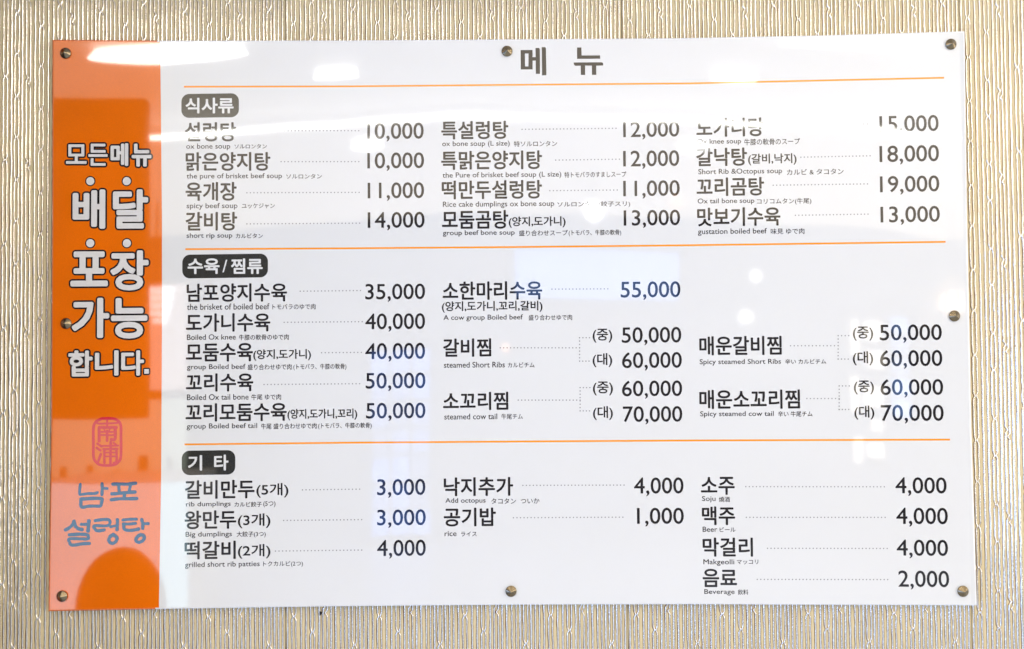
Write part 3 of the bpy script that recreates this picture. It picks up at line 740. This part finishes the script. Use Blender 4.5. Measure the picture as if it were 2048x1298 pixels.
# brush-written name and seal on the band
def strokes(name, data, mat, y, vary):
    bm = bmesh.new(); rnd = random.Random(5); lay = 0
    for w, pts in data:
        w *= 1.22 if vary > 0.1 else 1.12
        # smooth the path
        P2 = []
        for i in range(len(pts) - 1):
            a = Vector(pts[max(i - 1, 0)]); b = Vector(pts[i]); c = Vector(pts[i + 1]); d = Vector(pts[min(i + 2, len(pts) - 1)])
            for k in range(5):
                t = k / 5.0
                if vary:
                    q = 0.5 * ((2 * b) + (-a + c) * t + (2 * a - 5 * b + 4 * c - d) * t * t + (-a + 3 * b - 3 * c + d) * t ** 3)
                else:
                    q = b.lerp(c, t)
                P2.append(q)
        P2.append(Vector(pts[-1]))
        n_ = len(P2); ph = rnd.uniform(0, 6)
        for i, q in enumerate(P2):
            rr = w / 2 * (1 + (vary * (0.8 * math.cos(6.28 * i / max(1, n_ - 1)) * 0.6 + 0.4 * math.sin(i * 1.3 + ph))))
            lay += 1
            yy = y - lay * 0.0000006
            if vary or i in (0, n_ - 1):
                vs = [bm.verts.new(((q.x + rr * math.cos(a)) * mm, yy, (q.y + rr * math.sin(a)) * mm)) for a in [k * math.pi / 5 for k in range(10)]] if vary else []
                if vs:
                    f = bm.faces.new(vs); f.normal_update()
                    if f.normal.y > 0: f.normal_flip()
            if i:
                p = P2[i - 1]; dd = (q - p)
                if dd.length < 1e-6: continue
                dd.normalize(); nn = Vector((-dd.y, dd.x)) * rr
                ext = dd * (0 if vary else w * 0.12)
                lay += 1; yy = y - lay * 0.0000006
                vs = [bm.verts.new((c.x * mm, yy, c.y * mm)) for c in (p + nn - ext, p - nn - ext, q - nn + ext, q + nn + ext)]
                f = bm.faces.new(vs); f.normal_update()
                if f.normal.y > 0: f.normal_flip()
    return bm_obj(name, bm, mat, band)
strokes('brush_lettering', BRAND, M_BLUE, LAY - 0.0001, 0.13)
strokes('red_seal', SEAL, M_SEAL, LAY - 0.0001, 0.05)

# cone-headed screws
def screw_bm():
    bm = bmesh.new()
    prof = [(0.0000, -0.0092), (0.0006, -0.0088), (0.0086, -0.0030), (0.0095, -0.0024), (0.0096, -0.0016), (0.0093, -0.0006), (0.0070, -0.0004)]
    ns = 48; rings = []
    for r, y in prof[1:]:
        rings.append([bm.verts.new((r * math.cos(2 * math.pi * i / ns), y, r * math.sin(2 * math.pi * i / ns))) for i in range(ns)])
    tip = bm.verts.new((0, prof[0][1], 0))
    for i in range(ns):
        bm.faces.new((tip, rings[0][i], rings[0][(i + 1) % ns]))
        for a, b in zip(rings[:-1], rings[1:]):
            bm.faces.new((a[i], b[i], b[(i + 1) % ns], a[(i + 1) % ns]))
    bmesh.ops.recalc_face_normals(bm, faces=bm.faces)
    # make sure they look outwards
    bm.faces.ensure_lookup_table(); bm.normal_update()
    if bm.faces[0].normal.y > 0:
        bmesh.ops.reverse_faces(bm, faces=bm.faces)
    return bm
sb = screw_bm()
first = bm_obj('cone_screw', sb, M_SCREW, board, smooth=True)
sleeve_bm = bmesh.new()
bmesh.ops.create_cone(sleeve_bm, cap_ends=True, segments=24, radius1=0.0072, radius2=0.0072, depth=0.0006, matrix=Matrix.Translation((0, -0.0005, 0)) @ Matrix.Rotation(math.pi / 2, 4, 'X'))
sleeve = bm_obj('screw_collar', sleeve_bm, M_DARK, first)
for i, (x, z) in enumerate(SCREWS):
    if i == 0: o = first
    else:
        o = first.copy(); COL.objects.link(o); o.parent = board
        c = sleeve.copy(); COL.objects.link(c); c.parent = o
    o.location = (x * mm, LAY, z * mm)
    o.rotation_euler = (random.Random(i).uniform(-.03, .03), random.Random(i).uniform(0, 6), random.Random(i + 9).uniform(-.03, .03))

# ------------------------------------------------------------------ lamps and furniture across the room
# glowing sheet added under the ceiling, stands in for its lit brightness
bm = bmesh.new(); box(bm, -4.1, 4.1, -6.95, -1.25, CZ - 0.03, CZ - 0.004)
tag(bm_obj('ceiling_fill_sheet', bm, glow_mat('ceiling_glow', CEILING_GLOW)), 'large glowing sheet added under the ceiling for its brightness', 'ceiling light')
def tube(name, x0, x1, y, z, r, mat):
    bm = bmesh.new()
    bmesh.ops.create_cone(bm, cap_ends=True, segments=16, radius1=r, radius2=r, depth=x1 - x0, matrix=Matrix.Translation(((x0 + x1) / 2, y, z)) @ Matrix.Rotation(math.pi / 2, 4, 'Y'))
    return bm_obj(name, bm, mat, smooth=False)
M_TUBE = glow_mat('tube_glow', (17, 16.7, 15.3))
M_LAMP = glow_mat('downlight_glow', (9, 8.9, 8.4))
tag(tube('tube_lamp', -1.95, 1.985, -2.66, 2.655, 0.012, M_TUBE), 'long white tube lamp under the ceiling, the longer of two in line', 'lamp')
tag(tube('tube_lamp', 2.02, 3.3, -2.66, 2.655, 0.012, M_TUBE), 'short white tube lamp at the right end of the long one', 'lamp')
def oval(label, x, y, rx, ry, mat, z=2.70, group='round downlights in the ceiling'):
    bm = bmesh.new()
    bmesh.ops.create_cone(bm, cap_ends=True, segments=32, radius1=1, radius2=0.9, depth=0.03)
    for v in bm.verts: v.co = Vector((x + v.co.x * rx, y + v.co.y * ry, z + v.co.z))
    tag(bm_obj('downlight', bm, mat), label, 'ceiling light', group)
oval('round downlight left of the middle, nearer the menu wall', -0.655, -1.97, 0.085, 0.034, M_LAMP)
oval('round downlight right of the middle, nearer the menu wall', 0.845, -2.04, 0.085, 0.034, M_LAMP)
oval('round downlight left of the middle beyond the tube lamp', -0.76, -3.44, 0.08, 0.10, M_LAMP)
oval('round downlight right of the middle beyond the tube lamp', 0.96, -3.53, 0.08, 0.10, M_LAMP)
oval('long oval ceiling lamp at the left, close to the menu wall', -1.15, -1.575, 0.27, 0.075, glow_mat('oval_glow', (14, 13.7, 12.8)))
oval('long dim oval ceiling lamp at the right, close to the menu wall', 1.15, -1.54, 0.27, 0.06, glow_mat('dim_oval_glow', (3.4, 3.3, 3.0)))
def globe(label, x, y, z, r, mat):
    t = thing('pendant_lamp', label, 'pendant lamp', (x, y, z), 'globe pendants')
    bm = bmesh.new(); bmesh.ops.create_uvsphere(bm, u_segments=24, v_segments=16, radius=r)
    bm_obj('globe', bm, mat, t, smooth=True)
    bm = bmesh.new(); bmesh.ops.create_cone(bm, cap_ends=True, segments=8, radius1=0.006, radius2=0.006, depth=max(0.02, CZ - 0.03 - z - r), matrix=Matrix.Translation((0, 0, r + max(0.02, CZ - 0.03 - z - r) / 2)))
    bm_obj('cord', bm, M_DARK, t)
globe('bright white globe pendant in the middle of the room', 0.49, -4.4, 2.45, 0.062, glow_mat('globe_glow', (10, 10, 9.8)))
globe('small globe pendant right of the bright one', 1.631, -5.0, 2.142, 0.04, glow_mat('globe_glow_dim', (3.5, 3.4, 3.2)))
globe('lower small globe pendant below the right one', 1.57, -5.05, 1.872, 0.05, glow_mat('globe_glow_dim2', (2.8, 2.7, 2.4)))

# area light added near the ceiling, brightens the wall's top and right side
ld = bpy.data.lights.new('wall_fill_lamp', 'AREA'); ld.shape = 'DISK'; ld.size = 0.16; ld.energy = 1.2; ld.color = (1.0, 0.90, 0.74)
lo = bpy.data.objects.new('wall_fill_lamp', ld); COL.objects.link(lo); lo.location = (0.9, -0.75, 2.70)
lo.rotation_euler = (math.radians(38), 0, 0)

# windows with daylight behind them
M_JAR = plain_mat('amber_glaze', (0.06, 0.03, 0.015), 0.3)
def window(label, x0, x1, y0, y1, z0, z1, glow, cols=1, rows=1, seed=0):
    t = thing('window', label, 'window', ((x0 + x1) / 2, (y0 + y1) / 2, z0), None)
    ox, oy, oz = t.location
    rnd = random.Random(seed)
    mats = [glow_mat('daylight', tuple(c * k for c in glow)) for k in ((1.0,) if cols * rows == 1 else (1.15, 0.8, 0.45))]
    alongx = x1 - x0 > y1 - y0
    g = 0.02 if cols * rows > 1 else 0.0
    a0, a1 = (x0, x1) if alongx else (y0, y1)
    for i in range(cols):
        for j in range(rows):
            u0 = a0 + (a1 - a0) * i / cols + g; u1 = a0 + (a1 - a0) * (i + 1) / cols - g
            v0 = (z1 - z0) * j / rows + g; v1 = (z1 - z0) * (j + 1) / rows - g
            bm = bmesh.new()
            if alongx: box(bm, u0 - ox, u1 - ox, y0 - oy, y1 - oy, v0, v1)
            else: box(bm, x0 - ox, x1 - ox, u0 - oy, u1 - oy, v0, v1)
            bm_obj('lit_pane', bm, mats[rnd.randrange(len(mats))], t)
    bm = bmesh.new()
    f = 0.04; e = 0.012
    for p, q, c, d in ((a0 - f, a1 + f, z0 - f, z0), (a0 - f, a1 + f, z1, z1 + f), (a0 - f, a0, z0, z1), (a1, a1 + f, z0, z1)):
        if alongx: box(bm, p - ox, q - ox, y0 - oy - e, y1 - oy + e, c - oz, d - oz)
        else: box(bm, x0 - ox - e, x1 - ox + e, p - oy, q - oy, c - oz, d - oz)
    bm_obj('frame', bm, M_DARK, t)
window('tall white window in the right side wall', 4.17, 4.195, -5.2, -1.2, 0.6, 2.4, SIDE_WINDOW_RIGHT)
window('low bluish window in the left side wall', -4.195, -4.17, -4.4, -0.6, 0.15, 1.7, SIDE_WINDOW_LEFT)
window('high blue window in the back wall', 0.0, 1.43, -6.995, -6.96, 2.02, 2.42, (0.2, 0.75, 2.2))
window('narrow blue glass door in the back wall', -1.28, -0.74, -6.995, -6.96, 0.06, 1.62, (0.08, 0.5, 1.9), 3, 7, 4)
t = thing('display_counter', 'white lit display counter at the left of the room', 'display counter', (-2.09, -3.7, 0))
bm = bmesh.new(); box(bm, -0.37, 0.37, -0.3, 0.18, 0, 1.03, 0.01); bm_obj('cabinet', bm, plain_mat('white_enamel', (0.7, 0.7, 0.7), 0.4), t)
bm = bmesh.new(); box(bm, -0.365, 0.365, 0.182, 0.19, 0.06, 1.02); bm_obj('lit_front', bm, glow_mat('counter_glow', (1.5, 2.3, 2.6)), t)
window('warm lit hatch low in the back wall at the far left', -4.05, -2.87, -6.995, -6.96, 0.62, 1.30, (1.1, 1.3, 1.0))
rj = random.Random(4)
for i, lab in enumerate(('leftmost amber jar on the hatch ledge', 'second jar from the left on the hatch ledge, tall and dark', 'third jar on the hatch ledge, squat', 'fourth jar on the hatch ledge, slim', 'rightmost jar on the hatch ledge')):
    bm = bmesh.new(); hj = rj.uniform(.10, .24); wj = rj.uniform(.03, .055)
    bmesh.ops.create_cone(bm, cap_ends=True, segments=20, radius1=wj, radius2=wj * .8, depth=hj, matrix=Matrix.Translation((-3.9 + i * 0.23, -6.86, 0.60 + hj / 2)))
    tag(bm_obj('jar', bm, M_JAR), lab, 'jar', 'jars on the hatch ledge')
bm = bmesh.new(); box(bm, -4.1, -2.8, -6.955, -6.76, 0.56, 0.60); tag(bm_obj('ledge', bm, M_JAR), 'dark ledge under the lit hatch in the back wall', 'shelf')
window('rosy lit window in the back wall at the far left', -4.05, -2.87, -6.995, -6.96, 1.38, 2.30, (2.0, 1.5, 1.4))
window('small blue window at the back right', 3.1, 3.45, -6.995, -6.96, 1.1, 2.0, (0.5, 1.2, 2.8), 2, 5, 6)

# hanging dark wall cabinet at the left
t = thing('hanging_cabinet', 'shallow dark brown cabinet hanging from the ceiling at the left', 'cabinet', (-1.646, -2.36, 1.44))
M_CAB = plain_mat('dark_stained_wood', (0.030, 0.022, 0.018), 0.5)
bm = bmesh.new(); box(bm, -0.187, 0.187, 0.10, 0.16, 0, 1.275, 0.008); bm_obj('carcass', bm, M_CAB, t)
bm = bmesh.new(); box(bm, -0.18, -0.004, 0.162, 0.176, 0.02, 1.25, 0.004); bm_obj('door', bm, M_CAB, t)
bm = bmesh.new(); box(bm, 0.004, 0.18, 0.162, 0.176, 0.02, 1.25, 0.004); bm_obj('door', bm, M_CAB, t)

# arched chair back at the lower left
t = thing('chair', 'dark chair with an arched back at the left', 'chair', (-1.39, -1.8, 0))
bm = bmesh.new()
pts = [(-0.17, 0.45)] + [(0.155 * math.cos(a), 0.80 + 0.215 * math.sin(a)) for a in [math.pi - k * math.pi / 16 for k in range(17)]] + [(0.17, 0.45)]
vf = [bm.verts.new((x, -0.02, z)) for x, z in pts]; vb = [bm.verts.new((x, 0.02, z)) for x, z in pts]
bm.faces.new(vf); bm.faces.new(vb[::-1])
for i in range(len(pts)):
    j = (i + 1) % len(pts); bm.faces.new((vf[i], vb[i], vb[j], vf[j]))
bmesh.ops.recalc_face_normals(bm, faces=bm.faces)
bm_obj('backrest', bm, M_CAB, t)
bm = bmesh.new(); box(bm, -0.21, 0.21, -0.42, 0.02, 0.42, 0.46, 0.01); bm_obj('seat', bm, M_CAB, t)
for x in (-0.19, 0.19):
    for y in (-0.40, 0.0):
        bm = bmesh.new(); box(bm, x - .018, x + .018, y - .018, y + .018, 0, 0.42); bm_obj('leg', bm, M_CAB, t)

# slatted white lamp at the left, further back
t = thing('slatted_lamp', 'white lamp of stacked slats hanging at the left beyond the cabinet', 'pendant lamp', (-2.43, -5.0, 1.90))
M_SLAT = glow_mat('slat_glow', (5.5, 5.6, 5.8))
for k in range(5):
    hw = 0.10 - 0.013 * (4 - k)
    bm = bmesh.new(); box(bm, -hw + 0.012 * (4 - k), hw, -0.08, 0.08, 0.052 * k, 0.052 * k + 0.036, 0.004); bm_obj('slat', bm, M_SLAT, t)
bm = bmesh.new(); box(bm, -0.005, 0.005, -0.005, 0.005, 0.25, CZ - 0.03 - 1.90); bm_obj('cord', bm, M_DARK, t)

# vertical light box at the right of the room
t = thing('light_box', 'tall narrow light box with warm glowing fields at the right', 'light box', (2.39, -5.1, 0.84))
bm = bmesh.new(); box(bm, -0.16, 0.16, -0.05, 0.05, 0, 1.12, 0.008); bm_obj('case', bm, M_CAB, t)
M_WARM = glow_mat('warm_field', (2.3, 2.05, 1.6))
for a0, a1, b0, b1 in ((-.11, -.05, .80, 1.04), (-.02, .10, .90, 1.04), (.0, .12, .72, .84), (-.12, -.06, .42, .66), (-.03, .11, .46, .60), (.02, .10, .30, .38), (-.10, -.04, .08, .26), (-.01, .11, .12, .22)):
    bm = bmesh.new(); box(bm, a0, a1, 0.048, 0.056, b0, b1, 0.003); bm_obj('glowing_field', bm, M_WARM, t)

# woven pendant lamp at the far right
t = thing('woven_pendant', 'woven pendant lamp with warm light showing between its ribs, far right', 'pendant lamp', (2.96, -5.0, 1.88))
M_RIB = plain_mat('pale_cane', (0.5, 0.42, 0.3), 0.6)
for k in range(14):
    a = 2 * math.pi * k / 14; bm = bmesh.new()
    for q in range(6):
        z0_, z1_ = 0.36 * q / 6, 0.36 * (q + 1) / 6
        r0 = 0.19 * (1 - (q / 6) ** 2.2) + .02; r1 = 0.19 * (1 - ((q + 1) / 6) ** 2.2) + .02
        w_ = 0.010
        ca, sa = math.cos(a), math.sin(a)
        vs = [bm.verts.new((r_ * ca - sg * w_ * sa, r_ * sa + sg * w_ * ca, z_)) for r_, z_, sg in ((r0, z0_, -1), (r0, z0_, 1), (r1, z1_, 1), (r1, z1_, -1))]
        bm.faces.new(vs)
    bm_obj('rib', bm, M_RIB, t)
bm = bmesh.new(); bmesh.ops.create_uvsphere(bm, u_segments=16, v_segments=10, radius=0.09)
for v in bm.verts: v.co.z += 0.17
bm_obj('bulb', bm, glow_mat('warm_bulb', (4.6, 3.1, 1.9)), t, smooth=True)
bm = bmesh.new(); box(bm, -0.004, 0.004, -0.004, 0.004, 0.36, CZ - 0.03 - 1.88); bm_obj('cord', bm, M_DARK, t)
globe('small orange globe pendant in the middle of the room', -0.06, -5.0, 1.631, 0.032, glow_mat('orange_globe', (3.2, 1.4, 0.5)))
globe('small orange globe pendant high at the right of the bright globe', 1.10, -5.0, 2.60, 0.045, glow_mat('orange_globe', (3.2, 1.6, 0.8)))
